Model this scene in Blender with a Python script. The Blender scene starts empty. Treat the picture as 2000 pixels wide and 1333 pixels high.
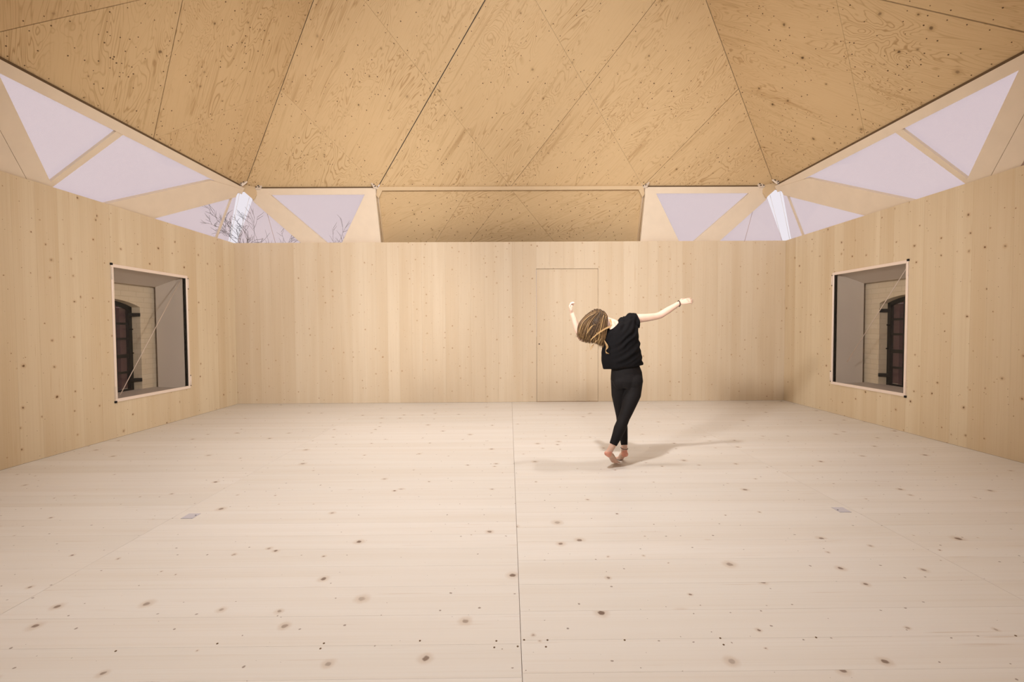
import bpy, bmesh, math, random
from mathutils import Vector, Matrix, Quaternion, noise as mnoise
random.seed(11)
sc = bpy.context.scene
COL = sc.collection
# ------------------------------------------------------------------ camera
cam = bpy.data.objects.new('camera', bpy.data.cameras.new('camera'))
COL.objects.link(cam)
F_PX, PITCH, ROLL, YAW = 845.2, 0.02976, 0.00583, 0.00654
cam.data.sensor_width = 36.0
cam.data.lens = 36.0 * F_PX / 2000.0
cam.data.clip_start = 0.02
cam.data.clip_end = 400
R = (Matrix.Rotation(-YAW, 3, 'Z') @ Matrix.Rotation(-PITCH, 3, 'X') @ Matrix.Rotation(math.pi/2, 3, 'X')
     @ Matrix.Rotation(-ROLL, 3, 'Z'))
cam.matrix_world = Matrix.Translation((-0.0418, 0, 1.32)) @ R.to_4x4()
sc.camera = cam
# ------------------------------------------------------------------ sky, lamps, exposure
wd = bpy.data.worlds.new('overcast_sky'); sc.world = wd; wd.use_nodes = True
wn = wd.node_tree.nodes; bg = wn['Background']
tc = wn.new('ShaderNodeTexCoord'); cl = wn.new('ShaderNodeTexNoise'); cr = wn.new('ShaderNodeValToRGB')
cl.inputs['Scale'].default_value = 2.2; cl.inputs['Detail'].default_value = 4
cr.color_ramp.elements[0].position = .3; cr.color_ramp.elements[0].color = (.80, .74, .80, 1)
cr.color_ramp.elements[1].position = .7; cr.color_ramp.elements[1].color = (.88, .83, .87, 1)
wd.node_tree.links.new(tc.outputs['Generated'], cl.inputs['Vector'])
wd.node_tree.links.new(cl.outputs['Fac'], cr.inputs['Fac'])
wd.node_tree.links.new(cr.outputs['Color'], bg.inputs['Color'])
bg.inputs['Strength'].default_value = 1.0
def spot(name, loc, aim, power, cone, radius=.12, blend=1.0):
    d = bpy.data.lights.new(name, 'SPOT'); d.energy = power; d.color = (1.0, .955, .915)
    d.spot_size = math.radians(cone); d.spot_blend = blend; d.shadow_soft_size = radius
    o = bpy.data.objects.new(name, d); COL.objects.link(o); o.location = loc
    o.rotation_euler = (Vector(aim)-Vector(loc)).to_track_quat('-Z', 'Y').to_euler()
for x, y, ax, ay, p in ((-.5, 2.5, -.4, 4.0, 800), (1.2, .8, .4, 2.2, 1500), (-1.8, 4.4, -1.9, 4.4, 250), (2.1, 4.6, 2.1, 4.3, 280)):   # spotlights hung high under the roof
    spot('ceiling_spot', (x, y, 5.6), (ax, ay, 0), p, 98)
for x in (-.9, 0, .9):                                                                     # unseen fill spots added at the front to brighten back wall and ceiling
    spot('wall_spot', (x, -.30, 3.0), (x*1.2, 7.6, 3.6), 500, 84, .25)
for s in (-1, 1):                                                                            # two more added fills, crossing to brighten the far corners
    spot('wall_spot', (s*3.6, -.30, 3.0), (-s*4.6, 7.3, 2.3), 2500, 46, .3)
sc.view_settings.view_transform = 'Standard'
sc.view_settings.look = 'None'
sc.view_settings.exposure = 0.0
sc.view_settings.gamma = 1.0
sc.view_settings.use_curve_mapping = False

# ------------------------------------------------------------------ dimensions
W, B, FY, HW = 4.868, 7.681, -0.42, 2.843        # half width, back wall, front wall, wall height
XE, YE, ZE, DX, RY, RZ = 4.546, 7.5, 3.747, 2.273, .949, 1.132   # roof edge and triangle grid

# ------------------------------------------------------------------ materials
def lin(r, g, b):
    f = lambda c: (c/255/12.92) if c/255 <= .04045 else ((c/255+.055)/1.055)**2.4
    return (f(r), f(g), f(b), 1)
def new_mat(name):
    m = bpy.data.materials.new(name); m.use_nodes = True
    nt = m.node_tree; return m, nt, nt.nodes['Principled BSDF']
class NB:
    def __init__(s, nt): s.nt = nt
    def n(s, t, **kw):
        x = s.nt.nodes.new(t)
        for k, v in kw.items(): setattr(x, k, v)
        return x
    def l(s, a, b): s.nt.links.new(a, b)
    def math(s, op, a, b=None, c=None, clamp=False):
        x = s.n('ShaderNodeMath', operation=op, use_clamp=clamp)
        for i, v in enumerate((a, b, c)):
            if v is None: continue
            if isinstance(v, (int, float)): x.inputs[i].default_value = v
            else: s.l(v, x.inputs[i])
        return x.outputs[0]
    def mix(s, fac, a, b, blend='MIX'):
        x = s.n('ShaderNodeMix', data_type='RGBA', blend_type=blend)
        for sock, v in ((x.inputs['Factor'], fac), (x.inputs[6], a), (x.inputs[7], b)):
            if isinstance(v, (int, float, tuple)): sock.default_value = v
            else: s.l(v, sock)
        return x.outputs[2]
    def ramp(s, fac, p0, p1, c0=(0, 0, 0, 1), c1=(1, 1, 1, 1)):
        x = s.n('ShaderNodeValToRGB'); e = x.color_ramp.elements
        e[0].position, e[1].position, e[0].color, e[1].color = p0, p1, c0, c1
        s.l(fac, x.inputs['Fac']); return x.outputs['Color']
    def vec(s, base, sx, sy, off=None):
        mp = s.n('ShaderNodeVectorMath', operation='MULTIPLY')
        s.l(base, mp.inputs[0]); mp.inputs[1].default_value = (sx, sy, 1)
        return mp.outputs[0]
    def noise(s, v, scale=1, detail=3, rough=.5, dist=0):
        x = s.n('ShaderNodeTexNoise'); s.l(v, x.inputs['Vector'])
        x.inputs['Scale'].default_value = scale; x.inputs['Detail'].default_value = detail
        x.inputs['Roughness'].default_value = rough; x.inputs['Distortion'].default_value = dist
        return x.outputs['Fac']
    def uvr(s, k=53.0):
        """UV in metres (u along the grain), shifted for every object"""
        uv = s.n('ShaderNodeUVMap'); oi = s.n('ShaderNodeObjectInfo')
        a = s.math('MULTIPLY', oi.outputs['Random'], k)
        ad = s.n('ShaderNodeVectorMath', operation='ADD'); s.l(uv.outputs[0], ad.inputs[0])
        cb = s.n('ShaderNodeCombineXYZ'); s.l(a, cb.inputs[0]); s.l(s.math('MULTIPLY', a, 1.7), cb.inputs[1]); s.l(cb.outputs[0], ad.inputs[1])
        return ad.outputs[0], oi.outputs['Random']
    def knots(s, v, cell, ax, rmin, rmax, thresh, soft=.55):
        """round spots of random size, one at most per cell; ax stretches along the grain"""
        wob = s.n('ShaderNodeTexNoise'); s.l(v, wob.inputs['Vector']); wob.inputs['Scale'].default_value = 30
        sub = s.n('ShaderNodeVectorMath', operation='SCALE'); s.l(wob.outputs['Color'], sub.inputs[0]); sub.inputs['Scale'].default_value = .018
        ad = s.n('ShaderNodeVectorMath', operation='ADD'); s.l(v, ad.inputs[0]); s.l(sub.outputs[0], ad.inputs[1])
        vo = s.n('ShaderNodeTexVoronoi', voronoi_dimensions='2D'); s.l(s.vec(ad.outputs[0], 1/(cell*ax), 1/cell), vo.inputs['Vector'])
        vo.inputs['Scale'].default_value = 1; vo.inputs['Randomness'].default_value = 1
        sep = s.n('ShaderNodeSeparateColor'); s.l(vo.outputs['Color'], sep.inputs[0])
        on = s.math('GREATER_THAN', sep.outputs[0], thresh)
        rad = s.math('MULTIPLY_ADD', s.math('POWER', sep.outputs[1], 2.0), (rmax-rmin)/cell, rmin/cell)
        q = s.math('DIVIDE', vo.outputs['Distance'], rad)
        mr = s.n('ShaderNodeMapRange', interpolation_type='SMOOTHSTEP'); s.l(q, mr.inputs[0])
        mr.inputs[1].default_value = 1.0; mr.inputs[2].default_value = soft; mr.inputs[3].default_value = 0; mr.inputs[4].default_value = 1
        halo = s.n('ShaderNodeMapRange', interpolation_type='SMOOTHSTEP'); s.l(q, halo.inputs[0])
        halo.inputs[1].default_value = 2.6; halo.inputs[2].default_value = .8; halo.inputs[3].default_value = 0; halo.inputs[4].default_value = 1
        return s.math('MULTIPLY', on, mr.outputs[0]), s.math('MULTIPLY', on, halo.outputs[0]), sep.outputs[2]

def spruce(name, c_lo, c_hi, line, knot, halo_c, rough=.55, kn=(.21, 1.0, .004, .015, .32), k2=(.10, 1., .0015, .0055, .42), kamt=.72, tint=1.0):
    m, nt, bs = new_mat(name); b = NB(nt)
    v, rnd = b.uvr()
    col = b.mix(b.math('MULTIPLY', b.math('FRACT', b.math('MULTIPLY', rnd, 7.13)), tint), c_lo, c_hi)
    broad = b.noise(b.vec(v, .35, 7), 1, 2)
    col = b.mix(b.math('MULTIPLY', b.ramp(broad, .40, .72), .35), col, line)
    fine = b.noise(b.vec(v, .5, 75), 1, 4, .6, .15)
    col = b.mix(b.math('MULTIPLY', b.ramp(fine, .5, .78), .38), col, line)
    streak = b.noise(b.vec(v, 1.6, 46), 1, 2)
    col = b.mix(b.math('MULTIPLY', b.ramp(streak, .68, .76), .30), col, halo_c)
    k, h, r = b.knots(v, *kn)
    col = b.mix(b.math('MULTIPLY', h, .30), col, halo_c)
    col = b.mix(b.math('MULTIPLY', k, b.math('MULTIPLY_ADD', r, .5, kamt-.3)), col, knot)
    k, h, r = b.knots(b.vec(v, 1.03, .97), *k2)
    col = b.mix(b.math('MULTIPLY', k, kamt), col, knot)
    b.l(col, bs.inputs['Base Color']); bs.inputs['Roughness'].default_value = rough
    bs.inputs['Specular IOR Level'].default_value = .25
    bp = b.n('ShaderNodeBump'); bp.inputs['Strength'].default_value = .06; bp.inputs['Distance'].default_value = .002
    b.l(fine, bp.inputs['Height']); b.l(bp.outputs[0], bs.inputs['Normal'])
    return m
def plywood(name, c_lo, c_hi, line, knot, big=.45, dots=1.0):
    m, nt, bs = new_mat(name); b = NB(nt)
    v, rnd = b.uvr(31.0)
    col = b.mix(rnd, c_lo, c_hi)
    n1 = b.noise(b.vec(v, .62, 2.6), 1, 3, .48, 1.1)
    cont = b.math('ABSOLUTE', b.math('SINE', b.math('MULTIPLY', n1, 88)))
    amt = b.ramp(b.noise(b.vec(v, .7, 2.2), 1, 2), .35, .65)
    col = b.mix(b.math('MULTIPLY', b.math('MULTIPLY', b.ramp(cont, .0, .55, (1, 1, 1, 1), (0, 0, 0, 1)), amt), .70), col, line)
    st = b.noise(b.vec(v, .9, 17), 1, 3, .55, .6)
    col = b.mix(b.math('MULTIPLY', b.math('MULTIPLY', b.ramp(st, .56, .74), b.ramp(b.noise(b.vec(v, .5, 1.6), 1, 1), .42, .62)), .55), col, line)
    fine = b.noise(b.vec(v, 3, 90), 1, 2)
    col = b.mix(b.math('MULTIPLY', b.ramp(fine, .55, .8), .25), col, line)
    k, h, r = b.knots(v, big, 1.0, .006, .026, .30, .35)
    col = b.mix(b.math('MULTIPLY', h, .30*dots), col, line)
    col = b.mix(b.math('MULTIPLY', k, b.math('MULTIPLY_ADD', r, .45, .45*dots)), col, knot)
    b.l(col, bs.inputs['Base Color']); bs.inputs['Roughness'].default_value = .6
    bs.inputs['Specular IOR Level'].default_value = .2
    return m
def plain(name, col, rough=.5, metal=0., spec=.4, bumpy=0, var=0, scale=30):
    m, nt, bs = new_mat(name); b = NB(nt)
    bs.inputs['Roughness'].default_value = rough; bs.inputs['Metallic'].default_value = metal
    bs.inputs['Specular IOR Level'].default_value = spec
    t = b.n('ShaderNodeTexCoord'); nz = b.noise(t.outputs['Object'], scale, 4)
    dk = tuple(c*(1-var) for c in col[:3]) + (1,)
    b.l(b.mix(nz, dk, tuple(min(1, c*(1+var*.5)) for c in col[:3]) + (1,)), bs.inputs['Base Color'])
    if bumpy:
        bp = b.n('ShaderNodeBump'); bp.inputs['Strength'].default_value = bumpy; bp.inputs['Distance'].default_value = .01
        b.l(nz, bp.inputs['Height']); b.l(bp.outputs[0], bs.inputs['Normal'])
    return m
M = {}
M['wall'] = spruce('spruce_wall', lin(207, 188, 159), lin(215, 199, 172), lin(192, 166, 129), lin(98, 66, 36), lin(168, 124, 78))
M['wall_back'] = spruce('spruce_wall_lit_copy', lin(207, 189, 164), lin(213, 197, 174), lin(195, 171, 139), lin(120, 86, 52), lin(176, 134, 90), kn=(.17, 1.0, .003, .011, .30), k2=(.085, 1., .0015, .0045, .42), kamt=.60)  # same spruce as the side walls, brighter exposure painted in as paler knots
M['floor'] = spruce('spruce_floor', lin(216, 212, 207), lin(221, 217, 213), lin(203, 192, 179), lin(92, 66, 48), lin(172, 140, 108), rough=.42,
                    kn=(.30, 1.1, .004, .021, .25), k2=(.115, 1.3, .0015, .007, .40), kamt=.66)
M['ply'] = plywood('plywood_ceiling', lin(206, 178, 138), lin(208, 181, 141), lin(156, 121, 78), lin(78, 54, 30), dots=.55)
M['ply_r'] = plywood('plywood_ceiling_knotty', lin(206, 178, 138), lin(208, 181, 141), lin(156, 121, 78), lin(70, 48, 26), big=.33, dots=1.0)
M['core'] = plain('timber_core', lin(190, 150, 105), .7)
M['timber'] = plain('pale_timber', lin(222, 206, 186), .6, var=.08, scale=6)
M['beam'] = plain('edge_beam_timber', lin(206, 182, 148), .6, var=.06, scale=8)
M['dark'] = plain('dark_channel', lin(96, 76, 54), .6)
M['screw'] = plain('screw_head', lin(96, 72, 44), .6)
M['alu'] = plain('window_aluminium', lin(232, 216, 204), .4, .1)
M['steel'] = plain('galvanised_steel', lin(222, 210, 198), .45, .15, var=.08, scale=60)
M['iron'] = plain('black_iron', lin(26, 23, 22), .6, .0, .25)
M['hole'] = plain('dark_hole', lin(30, 24, 18), .8)
M['lining'] = plain('window_lining', lin(210, 200, 190), .7, var=.05, scale=3)
M['sill'] = plain('pale_sill', lin(190, 180, 172), .6, var=.05, scale=3)
M['plate'] = plain('socket_plate', lin(196, 194, 204), .4, .1)
M['bark'] = plain('bark', lin(66, 56, 56), .9)
M['grass'] = plain('dull_ground', lin(92, 92, 84), .95)
M['roofskin'] = plain('roof_outer_skin', lin(120, 110, 100), .8)
# whitewashed masonry
m, nt, bs = new_mat('whitewashed_brick'); b = NB(nt)
t = b.n('ShaderNodeUVMap'); br = b.n('ShaderNodeTexBrick'); b.l(t.outputs[0], br.inputs['Vector'])
br.inputs['Scale'].default_value = 1; br.inputs['Brick Width'].default_value = .25; br.inputs['Row Height'].default_value = .075
br.inputs['Mortar Size'].default_value = .006; br.inputs['Mortar Smooth'].default_value = .6
br.inputs['Color1'].default_value = lin(226, 212, 188); br.inputs['Color2'].default_value = lin(220, 204, 178); br.inputs['Mortar'].default_value = lin(212, 196, 170)
nz = b.noise(t.outputs[0], 5, 5)
b.l(b.mix(b.math('MULTIPLY', nz, .3), br.outputs['Color'], lin(168, 150, 124)), bs.inputs['Base Color']); bs.inputs['Roughness'].default_value = .85
bp = b.n('ShaderNodeBump'); bp.inputs['Strength'].default_value = .35; bp.inputs['Distance'].default_value = .006
b.l(b.math('SUBTRACT', nz, br.outputs['Fac']), bp.inputs['Height']); b.l(bp.outputs[0], bs.inputs['Normal'])
M['masonry'] = m
# red brick outside
m, nt, bs = new_mat('red_brick'); b = NB(nt)
t = b.n('ShaderNodeUVMap'); br = b.n('ShaderNodeTexBrick'); b.l(t.outputs[0], br.inputs['Vector'])
br.inputs['Scale'].default_value = 1; br.inputs['Brick Width'].default_value = .25; br.inputs['Row Height'].default_value = .08; br.inputs['Mortar Size'].default_value = .008
br.inputs['Color1'].default_value = lin(120, 70, 66); br.inputs['Color2'].default_value = lin(92, 58, 58); br.inputs['Mortar'].default_value = lin(140, 120, 122)
b.l(br.outputs['Color'], bs.inputs['Base Color']); bs.inputs['Roughness'].default_value = .9
M['brick'] = m
# translucent glazing film
def sheet(name, t_col, diff, fd, gl):
    m, nt, bs = new_mat(name); b = NB(nt); nt.nodes.remove(bs)
    out = nt.nodes['Material Output']
    tr = b.n('ShaderNodeBsdfTransparent'); tr.inputs[0].default_value = t_col
    df = b.n('ShaderNodeBsdfTranslucent'); df.inputs[0].default_value = diff
    d2 = b.n('ShaderNodeBsdfDiffuse'); d2.inputs[0].default_value = diff
    m1 = b.n('ShaderNodeMixShader'); m1.inputs[0].default_value = .5; b.l(df.outputs[0], m1.inputs[1]); b.l(d2.outputs[0], m1.inputs[2])
    m2 = b.n('ShaderNodeMixShader'); m2.inputs[0].default_value = fd; b.l(tr.outputs[0], m2.inputs[1]); b.l(m1.outputs[0], m2.inputs[2])
    g = b.n('ShaderNodeBsdfGlossy'); g.inputs['Roughness'].default_value = .05 if gl < .08 else .02
    m3 = b.n('ShaderNodeMixShader'); m3.inputs[0].default_value = gl; b.l(m2.outputs[0], m3.inputs[1]); b.l(g.outputs[0], m3.inputs[2])
    b.l(m3.outputs[0], out.inputs['Surface'])
    return m
M['film'] = sheet('translucent_film', (.94, .89, .89, 1), (.75, .70, .70, 1), .14, .03)
M['glass'] = sheet('window_glass', (.95, .94, .93, 1), (.5, .48, .46, 1), .003, .012)
M['pane'] = sheet('old_window_glass', (.60, .48, .50, 1), (.20, .16, .17, 1), .12, .04)

# ------------------------------------------------------------------ object helpers
def tag(o, label=None, cat=None, group=None, kind=None):
    for k, v in (('label', label), ('category', cat), ('group', group), ('kind', kind)):
        if v: o[k] = v
    return o
def mesh_obj(name, verts, faces, mat, parent=None, uv=None, smooth=False):
    me = bpy.data.meshes.new(name); me.from_pydata([tuple(v) for v in verts], [], faces); me.update()
    if uv:
        L = me.uv_layers.new(name='UVMap')
        for lp in me.loops: L.data[lp.index].uv = uv[lp.vertex_index]
    if smooth: me.polygons.foreach_set('use_smooth', [True]*len(me.polygons))
    o = bpy.data.objects.new(name, me); COL.objects.link(o)
    if mat: me.materials.append(M[mat] if isinstance(mat, str) else mat)
    if parent: o.parent = parent
    return o
def empty(name, loc=(0, 0, 0), parent=None):
    o = bpy.data.objects.new(name, None); COL.objects.link(o); o.location = loc; o.empty_display_size = .1
    if parent: o.parent = parent
    return o
BF = [(0, 3, 2, 1), (4, 5, 6, 7), (0, 1, 5, 4), (1, 2, 6, 5), (2, 3, 7, 6), (3, 0, 4, 7)]
def box(name, x0, x1, y0, y1, z0, z1, mat, parent=None, g=2, bev=0):
    vs = [(x0, y0, z0), (x1, y0, z0), (x1, y1, z0), (x0, y1, z0), (x0, y0, z1), (x1, y0, z1), (x1, y1, z1), (x0, y1, z1)]
    me = bpy.data.meshes.new(name); me.from_pydata(vs, [], BF); me.update()
    if bev:
        bm = bmesh.new(); bm.from_mesh(me)
        bmesh.ops.bevel(bm, geom=bm.edges[:], offset=bev, segments=1, affect='EDGES'); bm.to_mesh(me); bm.free()
    L = me.uv_layers.new(name='UVMap')
    for p in me.polygons:
        n = max(range(3), key=lambda i: abs(p.normal[i]))
        ax = [i for i in range(3) if i != n]
        if g in ax: ax = [g] + [i for i in ax if i != g]
        for li in p.loop_indices:
            co = me.vertices[me.loops[li].vertex_index].co; L.data[li].uv = (co[ax[0]], co[ax[1]])
    o = bpy.data.objects.new(name, me); COL.objects.link(o); me.materials.append(M[mat])
    if parent: o.parent = parent
    return o
def prism(name, pts, thick_vec, mat, parent=None, udir=None):
    """flat polygon extruded by a vector; UV in metres with u along udir"""
    pts = [Vector(p) for p in pts]; tv = Vector(thick_vec); n = len(pts)
    vs = pts + [p + tv for p in pts]
    fs = [tuple(range(n)), tuple(range(2*n-1, n-1, -1))] + [(i, i+n, (i+1) % n + n, (i+1) % n) for i in range(n)]
    u = Vector(udir).normalized() if udir else (pts[1]-pts[0]).normalized()
    w = tv.normalized().cross(u)
    o = mesh_obj(name, vs, fs, mat, parent, uv=[(v.dot(u), v.dot(w)) for v in vs])
    bm = bmesh.new(); bm.from_mesh(o.data); bmesh.ops.recalc_face_normals(bm, faces=bm.faces); bm.to_mesh(o.data); bm.free()
    return o
def bar(name, a, c, w, h, mat, parent=None, up=(0, 0, 1)):
    """rectangular bar from a to c"""
    a, c = Vector(a), Vector(c); d = (c-a).normalized(); s = d.cross(Vector(up)).normalized(); t = s.cross(d)
    vs = [p + s*sx*w/2 + t*sy*h/2 for p in (a, c) for sx, sy in ((-1, -1), (1, -1), (1, 1), (-1, 1))]
    u = [(v.dot(d), v.dot(s)+v.dot(t)) for v in vs]
    return mesh_obj(name, vs, BF, mat, parent, uv=u)
def ring_frame(t, ref):
    s = ref - t*ref.dot(t)
    if s.length < 1e-5: s = t.orthogonal()
    s.normalize(); return s, t.cross(s)
def loft_data(secs, n=16, caps=True):
    """secs: (centre, r1, r2, ref direction of r1[, tangent])"""
    vs, fs = [], []
    C = [Vector(s[0]) for s in secs]
    for i, s in enumerate(secs):
        t = Vector(s[4]) if len(s) > 4 and s[4] is not None else (C[min(i+1, len(C)-1)] - C[max(i-1, 0)])
        t.normalize(); a, c = ring_frame(t, Vector(s[3]))
        for k in range(n):
            th = 2*math.pi*k/n; vs.append(C[i] + a*s[1]*math.cos(th) + c*s[2]*math.sin(th))
    for i in range(len(secs)-1):
        for k in range(n):
            k2 = (k+1) % n; fs.append((i*n+k, i*n+k2, (i+1)*n+k2, (i+1)*n+k))
    if caps: fs += [tuple(range(n-1, -1, -1)), tuple(range((len(secs)-1)*n, len(secs)*n))]
    return vs, fs
def tube_data(pts, radii, n=8):
    ref = Vector((.31, .87, .37))
    return loft_data([(p, r, r, ref) for p, r in zip(pts, radii)], n)
def join_data(parts):
    V, Fc = [], []
    for vs, fs in parts:
        o = len(V); V += list(vs); Fc += [tuple(i+o for i in f) for f in fs]
    return V, Fc
def tube(name, pts, radii, mat, parent=None, n=8):
    vs, fs = tube_data([Vector(p) for p in pts], radii if isinstance(radii, (list, tuple)) else [radii]*len(pts), n)
    return mesh_obj(name, vs, fs, mat, parent, smooth=n > 4)
def splits(a, c, lo=.16, hi=.26):
    out = [a]; n = max(1, round((c-a)/((lo+hi)/2)))
    ws = [random.uniform(lo, hi) for _ in range(n)]; k = (c-a)/sum(ws)
    for w in ws: out.append(out[-1] + w*k)
    return out

# ------------------------------------------------------------------ floor
G = .0003
fl = box('floor', -W-.05, W+.05, FY-.05, B+.05, -.12, -.03, 'core')
tag(fl, 'pale whitened spruce board floor with thin straight panel seams', 'floor', kind='structure')
PX = [-W, -2.417, 0, 2.417, W]
for i in range(4):
    ys = splits(FY, 1.79, .17, .24) + splits(1.79, B, .17, .24)[1:]
    if i % 2: ys = splits(FY, 1.77, .17, .24) + splits(1.77, B, .17, .24)[1:]
    for y0, y1 in zip(ys[:-1], ys[1:]):
        q_ = .0004 if i in (0, 3) else .0; gl = (.0007+(.0004 if i == 2 else 0)) if i else 0; gr = (.0007+(.0004 if i == 1 else 0)) if i < 3 else 0
        box('board', PX[i]+gl, PX[i+1]-gr, y0+G, y1-G, -.03, 0, 'floor', fl, g=0)
parts = []
def disc_data(c, r, nrm, n=7, h=.0012):
    c = Vector(c); nrm = Vector(nrm).normalized(); s, t = ring_frame(nrm, Vector((.3, .5, .8)))
    vs = [c + nrm*h + (s*math.cos(2*math.pi*k/n) + t*math.sin(2*math.pi*k/n))*r for k in range(n)]
    vs += [c + (s*math.cos(2*math.pi*k/n) + t*math.sin(2*math.pi*k/n))*r*1.1 for k in range(n)]
    return vs, [tuple(range(n))] + [(k, k+n, (k+1) % n + n, (k+1) % n) for k in range(n)]
for px in PX:
    for dx in (-.11, .11):
        for y in (1.755, 1.79):
            if -W < px+dx < W: parts.append(disc_data((px+dx+random.uniform(-.01, .01), y+random.uniform(-.004, .004), 0), .0042, (0, 0, 1)))
for k in range(-11, 12):
    for y in (1.755, 1.79):
        if random.random() < .75: parts.append(disc_data((k*.42+random.uniform(-.02, .02), y+random.uniform(-.006, .006), 0), .0042, (0, 0, 1)))
vs, fs = join_data(parts)
tag(mesh_obj('nail_heads', vs, fs, 'screw', fl), kind='stuff')

# ------------------------------------------------------------------ walls with vertical boards
DX0, DX1, DZ = .444, 1.541, 2.364                       # door
WY0, WY1, WZ0, WZ1 = 5.309, 6.535, .447, 2.124          # side windows
TH = .06
def slab_with_hole(name, axis, at, out, a0, a1, z0, z1, hole):
    """core slab behind the boards, four bars around the hole"""
    h0, h1, hz0, hz1 = hole; pcs = []
    rects = [(a0, h0, z0, z1), (h1, a1, z0, z1), (h0, h1, hz1, z1)]
    if hz0 > z0: rects.append((h0, h1, z0, hz0))
    V, Fc = [], []
    for r0, r1, q0, q1 in rects:
        lo, hi = sorted((at, at+out))
        if axis == 'y': vs = [(r0, lo, q0), (r1, lo, q0), (r1, hi, q0), (r0, hi, q0), (r0, lo, q1), (r1, lo, q1), (r1, hi, q1), (r0, hi, q1)]
        else: vs = [(lo, r0, q0), (hi, r0, q0), (hi, r1, q0), (lo, r1, q0), (lo, r0, q1), (hi, r0, q1), (hi, r1, q1), (lo, r1, q1)]
        pcs.append((vs, BF))
    V, Fc = join_data(pcs)
    return mesh_obj(name, V, Fc, 'core')
wb = slab_with_hole('wall_back', 'y', B+.03, .03, -W-TH, W+TH, 0, HW, (DX0, DX1, 0, DZ))
tag(wb, 'pale knotty spruce back wall of vertical boards with flush door', 'wall', kind='structure')
xs = splits(-W, DX0) + splits(DX0, DX1)[1:] + splits(DX1, W)[1:]
for x0, x1 in zip(xs[:-1], xs[1:]):
    z0 = DZ+.003 if x0 > DX0-.01 and x1 < DX1+.01 else .002
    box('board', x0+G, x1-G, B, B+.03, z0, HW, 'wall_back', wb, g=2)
d1 = box('door_1', DX0+.005, DX1-.005, B+.031, B+.05, .008, DZ-.005, 'core')
tag(d1, 'flush spruce door set seamlessly in the back wall behind the dancer', 'door', kind='structure')
xs = splits(DX0+.005, DX1-.005)
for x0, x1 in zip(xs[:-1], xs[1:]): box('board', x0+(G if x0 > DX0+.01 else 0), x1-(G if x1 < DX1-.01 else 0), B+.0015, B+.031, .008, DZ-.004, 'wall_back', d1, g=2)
box('threshold', DX0, DX1, B+.006, B+.05, -.01, .004, 'core', d1)
vs, fs = tube_data([Vector((.492, B+.03, 1.035)), Vector((.492, B-.001, 1.035))], [.011, .011], 16)
kh = mesh_obj('lock_cylinder', vs, fs, 'hole', d1); kh['label'] = 'small round dark keyhole'
for sgn, nm in ((-1, 'left'), (1, 'right')):
    w = slab_with_hole('wall_'+nm, 'x', sgn*(W+.03), sgn*.03, FY-TH, B+TH, 0, HW, (WY0, WY1, WZ0, WZ1))
    tag(w, 'knotty spruce %s side wall of vertical boards with square window' % nm, 'wall', kind='structure')
    ys = splits(FY, WY0) + splits(WY0, WY1)[1:] + splits(WY1, B)[1:]
    for y0, y1 in zip(ys[:-1], ys[1:]):
        x0, x1 = sorted((sgn*W, sgn*(W+.03)))
        if y0 > WY0-.01 and y1 < WY1+.01:
            box('board', x0, x1, y0+G, y1-G, .002, WZ0, 'wall', w, g=2); box('board', x0, x1, y0+G, y1-G, WZ1, HW, 'wall', w, g=2)
        else: box('board', x0, x1, y0+G, y1-G, .002, HW, 'wall', w, g=2)
wf = box('wall_front', -W-TH, W+TH, FY-TH, FY, 0, HW+1.2, 'wall', g=2)
tag(wf, 'spruce front wall behind the viewpoint', 'wall', kind='structure')

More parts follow.
